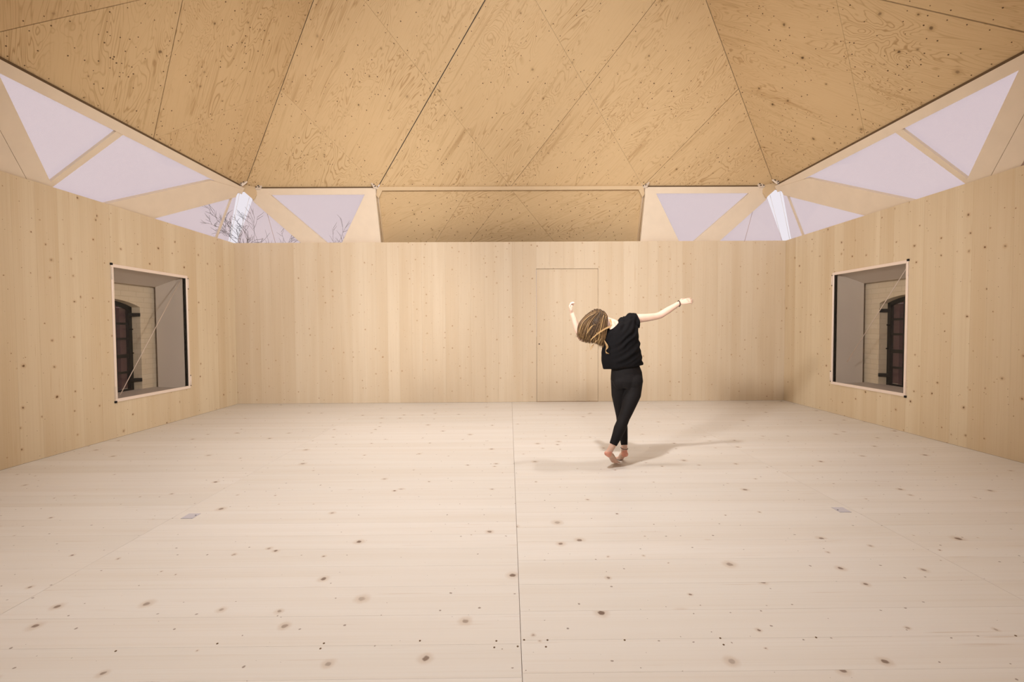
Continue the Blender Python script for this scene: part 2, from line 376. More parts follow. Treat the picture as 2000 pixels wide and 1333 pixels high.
# ------------------------------------------------------------------ side windows: aluminium frame, pane, lining, old arched iron window
def side_window(sgn, n_in, n_out):
    X = sgn*W
    lab = 'left' if sgn < 0 else 'right'
    w = empty('window_%d' % n_in, (0, 0, 0))
    tag(w, 'aluminium framed inner window in the %s spruce wall' % lab, 'window', kind='structure')
    def bx(name, xa, xb, y0, y1, z0, z1, mat, par=w, bev=0):
        x0, x1 = sorted((X+sgn*xa, X+sgn*xb)); return box(name, x0, x1, y0, y1, z0, z1, mat, par, bev=bev)
    f = .034
    for nm, (y0, y1, z0, z1) in dict(t=(WY0-.008, WY1+.008, WZ1-f, WZ1+.006), b=(WY0-.008, WY1+.008, WZ0-.006, WZ0+f),
                                     l=(WY0-.008, WY0+.02, WZ0+f, WZ1-f), r=(WY1-.02, WY1+.008, WZ0+f, WZ1-f)).items():
        bx('frame_rail', -.014, .006, y0, y1, z0, z1, 'alu', bev=.003)
    bx('glass_pane', .002, .008, WY0+.015, WY1-.015, WZ0+f-.004, WZ1-f+.004, 'glass')
    # dark gasket inside the frame
    for y0, y1, z0, z1 in ((WY0+.018, WY0+.024, WZ0+f, WZ1-f), (WY1-.030, WY1-.018, WZ0+f, WZ1-f)):
        bx('gasket', .0, .02, y0, y1, z0, z1, 'hole')
    # hinges on the far jamb, latches on the near jamb
    for z in (WZ0+.11, WZ1-.11):
        h = empty('hinge', (0, 0, 0), w)
        bx('hinge_leaf', -.008, .002, WY1+.006, WY1+.03, z-.075, z+.075, 'alu' if sgn < 0 else 'steel', h, .002)
        for q in (-.075, .075): bx('hinge_tip', -.012, .0, WY1+.004, WY1+.028, z+q-.008, z+q+.008, 'iron', h, .002)
        tube('hinge_pin', [(X-sgn*.012, WY1+.018, z-.07), (X-sgn*.012, WY1+.018, z+.07)], .008, 'alu', h)
        l = bx('latch', -.02, .004, WY0-.012, WY0+.004, z-.075, z+.075, 'alu' if sgn > 0 else 'steel', w, .002)
    for z in (WZ0-.004, WZ1+.004): bx('corner_cap', -.02, .004, WY0-.016, WY0+.006, z-.014, z+.014, 'iron', w, .003)
    # thin pale diagonal line across the recess
    if sgn < 0: a, c = (X-.03, WY0+.10, WZ0+.07), (X-.03, WY1-.07, WZ1-.06)
    else: a, c = (X+.03, WY1-.25, WZ0+.35), (X+.03, WY0+.05, WZ1-.08)
    tube('diagonal_line', [a, c], .0045, 'alu', w, 6)
    # lining of the recess: two jambs, sill, sloping soffit
    Xb = sgn*5.335; ZS = 1.965
    def quad(name, p, tv, mat): return prism(name, p, tv, mat, w)
    Xa = X+sgn*.03
    quad('jamb_lining', [(Xa, WY1, WZ0), (Xb, WY1, WZ0), (Xb, WY1, WZ1), (Xa, WY1, WZ1)], (0, .012, 0), 'lining')
    quad('jamb_lining', [(Xa, WY0, WZ0), (Xb, WY0, WZ0), (Xb, WY0, WZ1), (Xa, WY0, WZ1)], (0, -.012, 0), 'lining')
    quad('sill_lining', [(Xa, WY0, WZ0), (Xb+sgn*.09, WY0, WZ0+.02), (Xb+sgn*.09, WY1, WZ0+.02), (Xa, WY1, WZ0)], (0, 0, -.012), 'sill')
    quad('soffit_lining', [(Xa, WY0, WZ1), (Xb, WY0, ZS), (Xb, WY1, ZS), (Xa, WY1, WZ1)], (0, 0, .012), 'lining')
    # masonry wall with an arched opening
    Xm = sgn*5.40; yc, hw_, zb, zsp, rise = 5.83, .50, WZ0-.02, 1.655, .10
    arch = [(yc-hw_, zb)]
    for k in range(9): arch.append((yc-hw_, zb+(zsp-zb)*(k+1)/9))
    for k in range(1, 13):
        q = k/12; arch.append((yc-hw_+2*hw_*q, zsp+rise*math.sin(math.pi*q)**.8))
    for k in range(1, 10): arch.append((yc+hw_, zsp+(zb-zsp)*k/9))
    for k in range(1, 6): arch.append((yc+hw_-2*hw_*k/6, zb))
    Y0, Y1, Z0, Z1 = FY-.3, B+.6, -.12, 2.56
    rect = []
    for (y, z) in arch:
        dy, dz = y-yc, z-1.05
        t = min(((Y1-yc)/dy if dy > 1e-6 else ((Y0-yc)/dy if dy < -1e-6 else 1e9)), ((Z1-1.05)/dz if dz > 1e-6 else ((Z0-1.05)/dz if dz < -1e-6 else 1e9)))
        rect.append((yc+dy*t, 1.05+dz*t))
    n = len(arch); vs = []
    vs += [(Xm, y, z) for y, z in rect] + [(Xm, y, z) for y, z in arch] + [(Xm+sgn*.30, y, z) for y, z in arch] + [(Xm+sgn*.30, y, z) for y, z in rect]
    fs = []
    for ring in range(3):
        for k in range(n):
            k2 = (k+1) % n; fs.append((ring*n+k, ring*n+k2, (ring+1)*n+k2, (ring+1)*n+k))
    mw = mesh_obj('wall_masonry_'+lab, vs, fs, 'masonry', uv=[(v[1]+v[0], v[2]) for v in vs])
    tag(mw, 'whitewashed old brick wall seen through the %s window' % lab, 'wall', kind='structure')
    # arched iron window
    iw = empty('window_%d' % n_out, (0, 0, 0))
    tag(iw, 'black iron arched casement behind the %s window' % lab, 'window', kind='structure')
    Xi = sgn*5.545
    def ib(name, y0, y1, z0, z1, d=.03, mat='iron', par=iw):
        x0, x1 = sorted((Xi-sgn*d/2, Xi+sgn*d/2)); return box(name, x0, x1, y0, y1, z0, z1, mat, par)
    at = lambda y: zsp+rise*math.sin(math.pi*min(1, max(0, (y-yc+hw_)/(2*hw_))))**.8
    s_ = .05
    ib('stile', yc-hw_, yc-hw_+s_, zb, zsp, .05); ib('stile', yc+hw_-s_, yc+hw_, zb, zsp, .05)
    ib('bottom_rail', yc-hw_, yc+hw_, zb, zb+.05, .045)
    pts = [(yc-hw_+2*hw_*k/14) for k in range(15)]
    arcv, arcf = [], []
    for y in pts:
        z = at(y); arcv += [(Xi-.025, y, z), (Xi+.025, y, z), (Xi+.025, y, z-.055), (Xi-.025, y, z-.055)]
    for k in range(14):
        for j in range(4): j2 = (j+1) % 4; arcf.append((k*4+j, k*4+j2, k*4+4+j2, k*4+4+j))
    mesh_obj('arched_head', arcv, arcf, 'iron', iw)
    cols = [yc-hw_+s_] + [yc-.24, yc-.01, yc+.24] + [yc+hw_-s_]
    rows = [zb+.05, .717, .953, 1.20, 1.415]
    for y in cols[1:4]: ib('glazing_bar', y-.016, y+.016, zb+.05, at(y)-.05)
    for i, z in enumerate(rows[1:]): ib('glazing_bar', yc-hw_+s_, yc+hw_-s_, z-(.026 if i == 1 else .016), z+(.026 if i == 1 else .016), .026)
    for i in range(4):
        for j in range(5):
            y0, y1 = cols[i]+.011, cols[i+1]-.011; z0 = rows[j]+.011; z1 = rows[j+1]-.011 if j < 4 else min(at(y0), at(y1))-.045
            ib('pane', y0, y1, z0, z1, .004, 'pane')
    for z in (.60, 1.545):
        p = bar('hinge_strap', (Xi-sgn*.03, yc+hw_-.06, z), (Xi-sgn*.145, yc+hw_+.004, z), .035, .05, 'iron', iw)
        bar('strap_bolt', (Xi-sgn*.02, yc+hw_-.05, z-.05), (Xi-sgn*.02, yc+hw_-.05, z+.05), .03, .03, 'iron', iw, up=(0, 1, 0))
    tube('latch_pin', [(Xi-sgn*.03, yc+hw_-.05, 1.335), (Xi-sgn*.075, yc+hw_-.05, 1.335)], .010, 'iron', iw)
    tube('latch_pin', [(Xi-sgn*.03, yc+hw_-.03, .99), (Xi-sgn*.06, yc+hw_-.03, .99)], .010, 'iron', iw)
side_window(-1, 1, 3); side_window(1, 2, 4)

# ------------------------------------------------------------------ roof: four faces of triangular plywood plates
def inset_poly(pts, ds, nrm):
    """move every edge i (pts[i]->pts[i+1]) inwards by ds[i]"""
    n = len(pts); out = []; L = []
    for i in range(n):
        a, c = pts[i], pts[(i+1) % n]; d = (c-a).normalized(); inn = nrm.cross(d)
        cen = sum(pts, Vector())/n
        if inn.dot(cen-a) < 0: inn = -inn
        L.append((a + inn*ds[i], d))
    for i in range(n):
        (p, d), (q, e) = L[i-1], L[i]
        cr = d.cross(e); t = (q-p).cross(e).dot(cr)/cr.length_squared; out.append(p+d*t)
    return out
ce = empty('ceiling', (0, 0, 0))
tag(ce, 'pyramid ceiling of triangular knotty plywood plates with dark seams', 'ceiling', kind='structure')
YC = YE-4*RY
def node(face, i, row):
    """i = position along the lower edge, -2..2 plate widths from the middle"""
    if face == 'back': return Vector((i*DX, YE-row*RY, ZE+row*RZ))
    if face == 'front': return Vector((-i*DX, YE-8*RY+row*RY, ZE+row*RZ))
    if face == 'left': return Vector((-XE+row*DX/2, YC+i*2*RY, ZE+row*RZ))
    if face == 'right': return Vector((XE-row*DX/2, YC-i*2*RY, ZE+row*RZ))
SEAM = {'back': {('a', -2): .004, ('a', -1): .006, ('a', 0): .0028, ('a', 1): .004, ('b', 2): .003},
        'left': {('b', 1): .0045, ('a', 1): .0016, ('b', 2): .004, ('a', 0): .0035},
        'right': {('a', -2): .003, ('b', -1): .0018, ('a', -1): .0016, ('b', 0): .006}}
screws = {}
for face in ('back', 'left', 'right', 'front'):
    A, Bq = node(face, -2, 0), node(face, 2, 0); ap = node(face, 0, 4)
    nrm = (Bq-A).cross(ap-A).normalized()
    if nrm.z < 0: nrm = -nrm
    gdir = {'back': node(face, -.5, 1)-node(face, -1, 0), 'left': node(face, .5, 1)-node(face, 1, 0), 'right': node(face, -1, 0)-node(face, -1.5, 1), 'front': node(face, .5, 1)-node(face, 0, 0)}[face]
    sd = SEAM.get(face, {})
    def wdt(p, q):
        (i0, r0), (i1, r1) = p, q
        if r0 == r1: return .0006 if r0 else .0
        if r0 > r1: (i0, r0), (i1, r1) = (i1, r1), (i0, r0)
        s = (i1-i0)/(r1-r0)
        if s > 0: return sd.get(('a', i0-.5*r0), .0011)
        return sd.get(('b', i0+.5*r0), .0011)
    sc_parts = []
    polys = [((-2+k, 0), (-1+k, 0), (-1.5+k, 1)) for k in range(4)]
    for row in range(1, 4):
        n = 4-row
        polys += [((-n/2+k+.5, row-1), (-n/2+k+1, row), (-n/2+k+.5, row+1), (-n/2+k, row)) for k in range(n)]
    for t in polys:
        P = [node(face, *q) for q in t]; m = len(t)
        pin = inset_poly(P, [wdt(t[k], t[(k+1) % m]) for k in range(m)], nrm)
        prism('plate', pin, nrm*.021, 'ply_r' if face == 'right' else 'ply', ce, udir=gdir)
        if face == 'front' or max(q[1] for q in t) > 3: continue
        rows = inset_poly(P, [.045]*m, nrm)
        for k in range(m):
            a, c = rows[k], rows[(k+1) % m]; cnt = int((c-a).length/.165)
            for q in range(cnt+1):
                if random.random() < .9: sc_parts.append(disc_data(a+(c-a)*((q+random.uniform(-.12, .12))/cnt), random.uniform(.0045, .0075), -nrm))
        rows = inset_poly(P, [.24]*m, nrm); cen = sum(P, Vector())/m; rad = max((q-cen).length for q in P)
        for k in range(m):          # scattered rows of screws on the battens behind
            a, c = P[k].lerp(P[(k+1) % m], .5), P[(k+2) % m]
            cnt = int((c-a).length/.21)
            for q in range(1, cnt):
                if random.random() < .75: sc_parts.append(disc_data(a+(c-a)*(q/cnt)+Vector((random.uniform(-.02, .02), random.uniform(-.02, .02), 0)).cross(nrm), random.uniform(.0045, .008), -nrm))
        for _ in range(26):
            w3 = [random.random()+.06 for _ in range(m)]; tot = sum(w3); q = sum((P[k]*(w3[k]/tot) for k in range(m)), Vector())
            sc_parts.append(disc_data(q, random.uniform(.004, .0085), -nrm))
    if sc_parts:
        vs, fs = join_data(sc_parts); tag(mesh_obj('screw_heads', vs, fs, 'screw', ce), kind='stuff')
# outer skin of the roof
e = .16
vs = [(-XE-.02, YE+.02, ZE+.05), (XE+.02, YE+.02, ZE+.05), (XE+.02, YE-8*RY-.02, ZE+.05), (-XE-.02, YE-8*RY-.02, ZE+.05), (0, YC, ZE+4*RZ+.12)]
mesh_obj('roof_skin', vs, [(0, 1, 4), (1, 2, 4), (2, 3, 4), (3, 0, 4)], 'roofskin', ce)
# dark edge channel and corner blocks
bar('edge_channel', (-XE+.006, YE-.14, ZE-.018), (-XE+.006, YE-8*RY, ZE-.018), .03, .042, 'dark', ce)
bar('edge_channel', (XE-.006, YE-.14, ZE-.018), (XE-.006, YE-8*RY, ZE-.018), .03, .042, 'dark', ce)
bar('edge_channel', (-XE+.26, YE-.006, ZE-.016), (-DX-.04, YE-.006, ZE-.016), .03, .036, 'dark', ce)
bar('edge_channel', (DX+.04, YE-.006, ZE-.016), (XE-.26, YE-.006, ZE-.016), .03, .036, 'dark', ce)
bar('edge_beam', (-DX+.05, YE-.008, ZE-.034), (DX-.05, YE-.008, ZE-.034), .04, .06, 'beam', ce)
for s in (-1, 1):
    prism('corner_block', [(s*4.655, 7.45, 3.640), (s*4.527, 7.44, 3.666), (s*4.368, 7.44, 3.526), (s*4.318, 7.44, 3.61), (s*4.33, 7.44, 3.74), (s*4.50, 7.44, 3.775), (s*4.655, 7.45, 3.73)], (0, .03, .006), 'beam', ce)
    prism('panel_gusset', [(s*DX, YE-.03, ZE), (s*(DX-.11), YE-.03, ZE-.01), (s*(DX-.01), YE-.005, ZE-.19), (s*(DX+.03), YE-.005, ZE-.14)], (0, .03, .01), 'beam', ce)

# ------------------------------------------------------------------ glazed band between wall and roof
def SL(s, z): return s*(XE+(ZE-z)*(.424/.872))          # sloping plane of the side glazing
def BL(z): return YE+(ZE-z)*(.30/.877)                  # sloping plane of the back glazing
ZB = 2.60
def PL(x, z, off=0.): return Vector((x, YE+(ZE-z)*.838+off*.766, z+off*.643))   # plane of the plywood panel
def sp(s, y, z, off=0.):                                 # point on the side plane, pushed outwards
    return Vector((SL(s, z)+s*off*.90, y, z+off*.44))
def bpnt(x, z, off=0.): return Vector((x, BL(z)+off*.946, z+off*.32))
def glaze_side(s, n):
    lab = 'left' if s < 0 else 'right'
    top, bot = 3.700, ZB
    yt, yb = 7.382-(3.62-top)*-.0+(top-3.62)*-.42, 7.69+(2.88-ZB)*.42
    o = prism('window_%d' % n, [sp(s, FY, top), sp(s, yt, top), sp(s, yb, bot), sp(s, FY, bot)], Vector((s*.004, 0, .002)), 'film')
    tag(o, 'translucent sloping glazing band above the %s wall' % lab, 'window', kind='structure')
    def pc(name, pts, mat='timber', off=.03, th=.045):
        off = -off-th
        return prism(name, [sp(s, y, z, off) for y, z in pts], Vector((s*th*.9, 0, th*.44)), mat, o)
    pc('fascia_board', [(FY, 3.735), (7.42, 3.735), (7.42, 3.635), (FY, 3.635)], off=.012)
    pc('brace', [(6.66, 3.62), (7.30, 3.70), (7.29, 3.555), (5.60, 2.666), (4.88, 2.65)])
    pc('corner_mullion', [(7.25, 3.60), (7.275, 3.60), (7.385, 2.64), (7.345, 2.64)], off=.014, th=.02)
    pc('mullion', [(5.10, 3.66), (5.19, 3.66), (4.555, 2.62), (4.50, 2.62)], off=.02, th=.03)
    pc('brace', [(3.84, 3.70), (4.99, 2.60), (4.75, 2.60), (3.56, 3.70)], off=.035)
    pc('brace', [(3.555, 3.70), (4.745, 2.60), (4.50, 2.60), (3.28, 3.70)], off=.035)
    for y0 in (2.6, .6):
        pc('brace', [(y0, 3.70), (y0-.55, 3.70), (y0-1.4, 2.60), (y0-.8, 2.60)], off=.035)
    box('sill_cap', *sorted((s*(SL(1, ZB)-.03), s*5.75)), FY, B+.3, ZB-.05, ZB-.005, 'core', o)
    return o
glaze_side(-1, 5); glaze_side(1, 6)
def glaze_back(s, n):
    lab = 'left' if s < 0 else 'right'
    top, bot = 3.700, ZB
    o = prism('window_%d' % n, [bpnt(s*(DX+.035), top), bpnt(s*(DX+.035), bot), bpnt(s*5.05, bot), bpnt(s*4.37, top)], Vector((0, .004, .002)), 'film')
    tag(o, 'translucent sloping glazing above the back wall, %s of the plywood panel' % lab, 'window', kind='structure')
    def pc(name, pts, mat='timber', off=.03, th=.045):
        off = -off-th
        return prism(name, [bpnt(s*x, z, off) for x, z in pts], Vector((0, th*.946, th*.32)), mat, o)
    pc('fascia_board', [(DX+.03, 3.735), (4.42, 3.735), (4.42, 3.635), (DX+.03, 3.635)], off=.012)
    pc('gusset_plate', [(DX+.035, 3.70), (2.45, 3.70), (3.16, 2.62), (DX+.035, 2.62)], off=.022)
    pc('brace', [(4.12, 3.66), (4.44, 3.66), (4.40, 3.53), (3.45, 2.62), (2.98, 2.62)])
    tube('tension_rod', [bpnt(s*4.27, 3.42, .03), bpnt(s*4.20, 2.65, .03)], .004, 'steel', o, 6)
    bx_ = box('sill_cap', *sorted((s*DX, s*5.1)), BL(ZB)-.02, BL(ZB)+.4, ZB-.05, ZB-.005, 'core', o)
    return o
glaze_back(-1, 7); glaze_back(1, 8)
# open corner with two thin glazing edges each side
for s, nm in ((-1, 'left'), (1, 'right')):
    o = empty('trim_%d' % (1 if s < 0 else 2), (0, 0, 0))
    tag(o, 'thin clear corner glazing edges at the %s back corner' % nm, 'trim', kind='structure')
    tube('glazing_edge', [sp(s, 7.44, 3.64), sp(s, 7.80, 2.70)], .0022, 'steel', o, 5)
    tube('glazing_edge', [bpnt(s*4.50, 3.60), bpnt(s*4.96, 2.70)], .0022, 'steel', o, 5)
# plywood panel above the back wall
wu = prism('wall_upper', [PL(-DX+.02, 3.72, .03), PL(DX-.02, 3.72, .03), PL(DX+.10, 2.6, .03), PL(-DX-.10, 2.6, .03)], Vector((0, .025, .02)), 'core')
tag(wu, 'folded down plywood panel above the back wall between the glazing', 'panel', kind='structure')
def xt(a, z):      # seam a = (x at z 3.69, x at z 2.97)
    return a[0]+(a[1]-a[0])*(3.69-z)/.72
SE = [(-DX-.005, -DX-.105), (-.744, -1.39), (-.03, -.740), (.03, .783), (2.225, 1.63), (DX+.005, DX+.105)]
gp = [.002, .0015, .003, .0022, .0015, .002]
for k in range(5):
    zt, zb_ = 3.72, 2.60; a, c = SE[k], SE[k+1]
    P = [PL(xt(a, zt)+gp[k], zt), PL(xt(c, zt)-gp[k+1], zt), PL(xt(c, zb_)-gp[k+1], zb_), PL(xt(a, zb_)+gp[k], zb_)]
    prism('plate', P, Vector((0, .016, .013)), 'ply', wu, udir=(1, -.3, .36))
parts = []
for row in range(7):
    for k in range(26):
        x = -DX+.12+k*.175+row*.05; z = 3.62-row*.115-((k % 5)*.04)
        if abs(x) < DX-.1 and random.random() < .8: parts.append(disc_data(PL(x+random.uniform(-.03, .03), z+random.uniform(-.02, .02)), .008, (0, -.766, -.643)))
vs, fs = join_data(parts); tag(mesh_obj('screw_heads', vs, fs, 'screw', wu), kind='stuff')
for s in (-1, 1):
    bar('edge_stile', PL(s*(DX+.010), 3.66, -.012), PL(s*(DX+.155), 2.6, -.012), .020, .02, 'beam', wu, up=(0, 1, 0))
    prism('side_cheek', [bpnt(s*(DX+.030), 3.72), bpnt(s*(DX+.036), 2.60), PL(s*(DX+.165), 2.60), PL(s*(DX+.022), 3.72)], Vector((s*.015, 0, 0)), 'beam', wu)
# steel clamps on the roof edge
def clamp(loc, rot, label):
    o = empty('roof_clamp', loc); o.rotation_euler = rot
    tag(o, label, 'clamp', 'steel clamps along the roof edge')
    box('clamp_plate', -.045, .045, -.012, .012, -.06, .055, 'steel', o, bev=.004)
    box('clamp_lug', -.03, .05, -.03, -.010, -.06, -.015, 'steel', o, bev=.004)
    for x, z in ((-.012, .02), (-.02, -.04), (.028, -.038)):
        vs, fs = tube_data([Vector((x, -.034 if z < 0 else -.018, z)), Vector((x, 0, z))], [.012, .012], 10); mesh_obj('bolt', vs, fs, 'hole', o)
    return o
clamp((-XE+.06, YE-.13, ZE+.03), (-.7, .25, -.55), 'steel clamp on the side roof edge at the left back corner')
clamp((-XE+.26, YE-.03, ZE+.0), (-.6, 0, 0), 'steel clamp on the back roof edge nearest the left corner')
clamp((-DX-.05, YE-.03, ZE+.01), (-.6, 0, 1.0), 'steel clamp at the left end of the plywood panel')
clamp((DX+.05, YE-.03, ZE+.01), (-.6, 0, -1.0), 'steel clamp at the right end of the plywood panel')
clamp((XE-.26, YE-.03, ZE+.0), (-.6, 0, 0), 'steel clamp on the back roof edge nearest the right corner')
clamp((XE-.06, YE-.13, ZE+.03), (-.7, -.25, .55), 'steel clamp on the side roof edge at the right back corner')
# gable above the front wall is closed by wall_front; floor sockets
def socket(x, y, rot, label):
    o = empty('floor_socket', (x, y, 0)); o.rotation_euler = (0, 0, rot)
    tag(o, label, 'socket', 'floor sockets')
    box('plate', -.042, .042, -.042, .042, 0, .0025, 'plate', o, bev=.001)
    box('lid', -.034, .034, -.034, .034, .0022, .0034, 'plate', o, bev=.0006)
    vs, fs = disc_data((.030, .006, .0034), .0045, (0, 0, 1), 10); mesh_obj('finger_hole', vs, fs, 'hole', o)
socket(-2.305, 3.044, 0, 'square grey metal floor socket on the left half of the floor')
socket(2.336, 3.055, math.pi, 'square grey metal floor socket on the right half of the floor')

# ------------------------------------------------------------------ outside: bare trees, brick garden walls, ground
gd = box('ground', -60, 60, -40, 80, -.40, -.30, 'grass'); tag(gd, 'dull ground outside around the pavilion', 'ground', kind='structure')
for s, nm in ((-1, 'left'), (1, 'right')):
    gw = box('wall_garden_'+nm, *sorted((s*9.0, s*9.3)), 1.0, 16.0, -.3, 2.7, 'brick', g=1)
    tag(gw, 'red brick wall glimpsed outside the %s arched window' % nm, 'wall', kind='structure')
def bare_tree(x, y, h, seed, label, lean=0.):
    rnd = random.Random(seed); parts = []
    def grow(p, d, r, L, depth):
        pts, rad = [p], [r]; n = 5
        for k in range(n):
            d = (d + Vector((rnd.uniform(-1, 1), rnd.uniform(-1, 1), rnd.uniform(-.5, .9)))*.16).normalized()
            p = p + d*L/n; pts.append(p); rad.append(r*(1-.45*(k+1)/n))
            if depth < 5 and k >= (1 if depth else 2):
                for _ in range(1 if depth < 3 else (1 if rnd.random() < .7 else 0)):
                    ax = d.orthogonal().normalized(); ax.rotate(Quaternion(d, rnd.uniform(0, 6.28)))
                    nd = (d + ax*rnd.uniform(.6, 1.1)).normalized(); nd.z = max(nd.z, -.05)
                    grow(p, nd, max(.009, rad[-1]*.66), L*rnd.uniform(.5, .72), depth+1)
        parts.append(tube_data(pts, rad, 4 if depth > 1 else 6))
    base = Vector((x, y, -.32))
    o = empty('bare_tree', base)
    tag(o, label, 'tree', 'bare trees beyond the glazing')
    grow(Vector((0, 0, 0)), Vector((lean, 0, 1)).normalized(), .10, h*.52, 0)
    vs, fs = join_data(parts); mesh_obj('branches', vs, fs, 'bark', o)
    vs, fs = tube_data([Vector((0, 0, -.05)), Vector((0, 0, .5)), Vector((lean*.9, 0, .9))], [.15, .115, .10], 8); mesh_obj('trunk', vs, fs, 'bark', o)
bare_tree(-11.2, 20.6, 7.5, 3, 'bare dark tree seen through the open left corner of the glazing', -.03)
bare_tree(-7.9, 23.5, 7.6, 8, 'sparse bare tree top behind the back left glazing beside the plywood panel', .05)

# ------------------------------------------------------------------ dancer
def skin_mat():
    m, nt, bs = new_mat('skin'); b = NB(nt)
    t = b.n('ShaderNodeTexCoord'); nz = b.noise(t.outputs['Object'], 14, 3)
    b.l(b.mix(nz, lin(206, 171, 153), lin(214, 183, 166)), bs.inputs['Base Color'])
    bs.inputs['Roughness'].default_value = .5; bs.inputs['Specular IOR Level'].default_value = .3
    bs.inputs['Subsurface Weight'].default_value = .15; bs.inputs['Subsurface Radius'].default_value = (.01, .004, .002)
    return m
M['skin'] = skin_mat()
M['heel'] = plain('foot_sole_pink', lin(224, 160, 140), .6, var=.08, scale=40)
M['shirt'] = plain('black_jersey', lin(11, 9, 11), .85, spec=.16, var=.25, scale=60)
M['leggings'] = plain('black_leggings', lin(24, 21, 22), .75, spec=.2, var=.15, scale=90)
M['band'] = plain('dark_band', lin(46, 34, 28), .6)
M['eye'] = plain('eye_white', lin(230, 226, 220), .3)
m, nt, bs = new_mat('long_hair'); b = NB(nt)
at_ = b.n('ShaderNodeAttribute', attribute_name='tone')
rp = b.n('ShaderNodeValToRGB'); el = rp.color_ramp.elements
el[0].position, el[0].color = 0.0, lin(50, 35, 21); el[1].position, el[1].color = 1.0, lin(198, 162, 110)
e2 = el.new(.5); e2.color = lin(110, 82, 50)
b.l(at_.outputs['Fac'], rp.inputs['Fac']); b.l(rp.outputs['Color'], bs.inputs['Base Color'])
bs.inputs['Roughness'].default_value = .45; bs.inputs['Specular IOR Level'].default_value = .35
M['hair'] = m
def voxel_obj(name, parts, vox, smooth, mat, parent, fn=None):
    vs, fs = join_data(parts)
    o = mesh_obj(name, vs, fs, mat, None)
    bm = bmesh.new(); bm.from_mesh(o.data); bmesh.ops.recalc_face_normals(bm, faces=bm.faces); bm.to_mesh(o.data); bm.free()
    md = o.modifiers.new('r', 'REMESH'); md.mode = 'VOXEL'; md.voxel_size = vox
    ms = o.modifiers.new('s', 'SMOOTH'); ms.factor = .5; ms.iterations = smooth
    dg = bpy.context.evaluated_depsgraph_get()
    me = bpy.data.meshes.new_from_object(o.evaluated_get(dg))
    o.modifiers.clear(); old = o.data; o.data = me; bpy.data.meshes.remove(old)
    if not me.materials: me.materials.append(M[mat])
    if fn:
        nr = [v.normal.copy() for v in me.vertices]
        for v, n in zip(me.vertices, nr): v.co += n*fn(v.co, n)
    me.polygons.foreach_set('use_smooth', [True]*len(me.polygons)); me.update()
    o.parent = parent
    return o
V3 = lambda *a: Vector(a)
X_ = V3(1, 0, 0); Y_ = V3(0, 1, 0)
def ell(c, r1, r2, r3, a=X_, t=V3(0, 0, 1), n=14, k=9):
    """ellipsoid: r3 along t, r1 along a"""
    c = Vector(c); t = Vector(t).normalized(); secs = []
    for i in range(k):
        ph = -math.pi/2 + math.pi*(i+.35)/(k-.3)
        secs.append((c + t*r3*math.sin(ph), max(.002, r1*math.cos(ph)), max(.002, r2*math.cos(ph)), a, t))
    return loft_data(secs, n)
def limb(pts, radii, n=14, ref=V3(.2, 1, .1), flat=1.0): return loft_data([(Vector(p), r, r*flat, ref) for p, r in zip(pts, radii)], n)
PB = V3(1.02, 4.18, 0)
person = empty('person', PB)
tag(person, 'barefoot dancer in black T-shirt and leggings, arms flung wide, long hair swinging', 'person')
# joints
lank, lheel, lball, ltoe = V3(1.081, 4.20, .147), V3(1.085, 4.165, .085), V3(1.058, 4.262, .018), V3(1.036, 4.315, .012)
rank, rheel, rball, rtoe = V3(.920, 4.02, .208), V3(.862, 3.995, .145), V3(.958, 4.10, .040), V3(1.006, 4.148, .016)
RL = [V3(1.163, 4.19, .80), V3(1.150, 4.17, .665), V3(1.083, 4.12, .52), V3(1.053, 4.10, .461), V3(.998, 4.06, .362), V3(.956, 4.03, .282), V3(.926, 4.018, .222)]
RLr = [.092, .080, .060, .053, .056, .044, .036]
LL = [V3(1.040, 4.22, .80), V3(1.036, 4.24, .655), V3(1.068, 4.27, .44), V3(1.076, 4.25, .317), V3(1.079, 4.222, .235), V3(1.081, 4.204, .165)]
LLr = [.088, .072, .051, .050, .040, .032]
sh = V3(.244, 0, .167).normalized()
def foot(parts, ank, heel, ball, toe, side_sign, shank):
    fw = (toe-heel).normalized(); sd = fw.cross(V3(0, 0, 1)).normalized(); up = sd.cross(fw)
    mid = heel.lerp(ball, .5) + up*.018
    parts.append(limb([ank+(shank-ank).normalized()*.06, ank, heel.lerp(mid, .35)+up*.020, heel.lerp(mid, .3)], [.031, .030, .030, .022], 12))
    parts.append(loft_data([(heel-fw*.020+up*.008, .012, .014, sd), (heel-fw*.006+up*.004, .025, .026, sd), (heel.lerp(mid, .5)+up*.004, .029, .030, sd), (mid, .031, .028, sd),
                            (ball, .040, .019, sd), (ball.lerp(toe, .45), .038, .013, sd), (ball.lerp(toe, .6), .030, .010, sd)], 14))
    tb = ball.lerp(toe, .40)
    for k in range(5):
        q = (k-2)*.0155*side_sign; ln_ = (.052, .046, .042, .036, .030)[k]; r = (.0110, .0082, .0078, .0074, .0070)[k]
        p0 = tb + sd*q; p2 = p0 + (toe-ball).normalized()*ln_; p2.z = max(p2.z, r*.9)
        p1 = p0.lerp(p2, .55)+up*.003
        parts.append(limb([p0, p1, p2], [r*1.05, r, r*.7], 8))
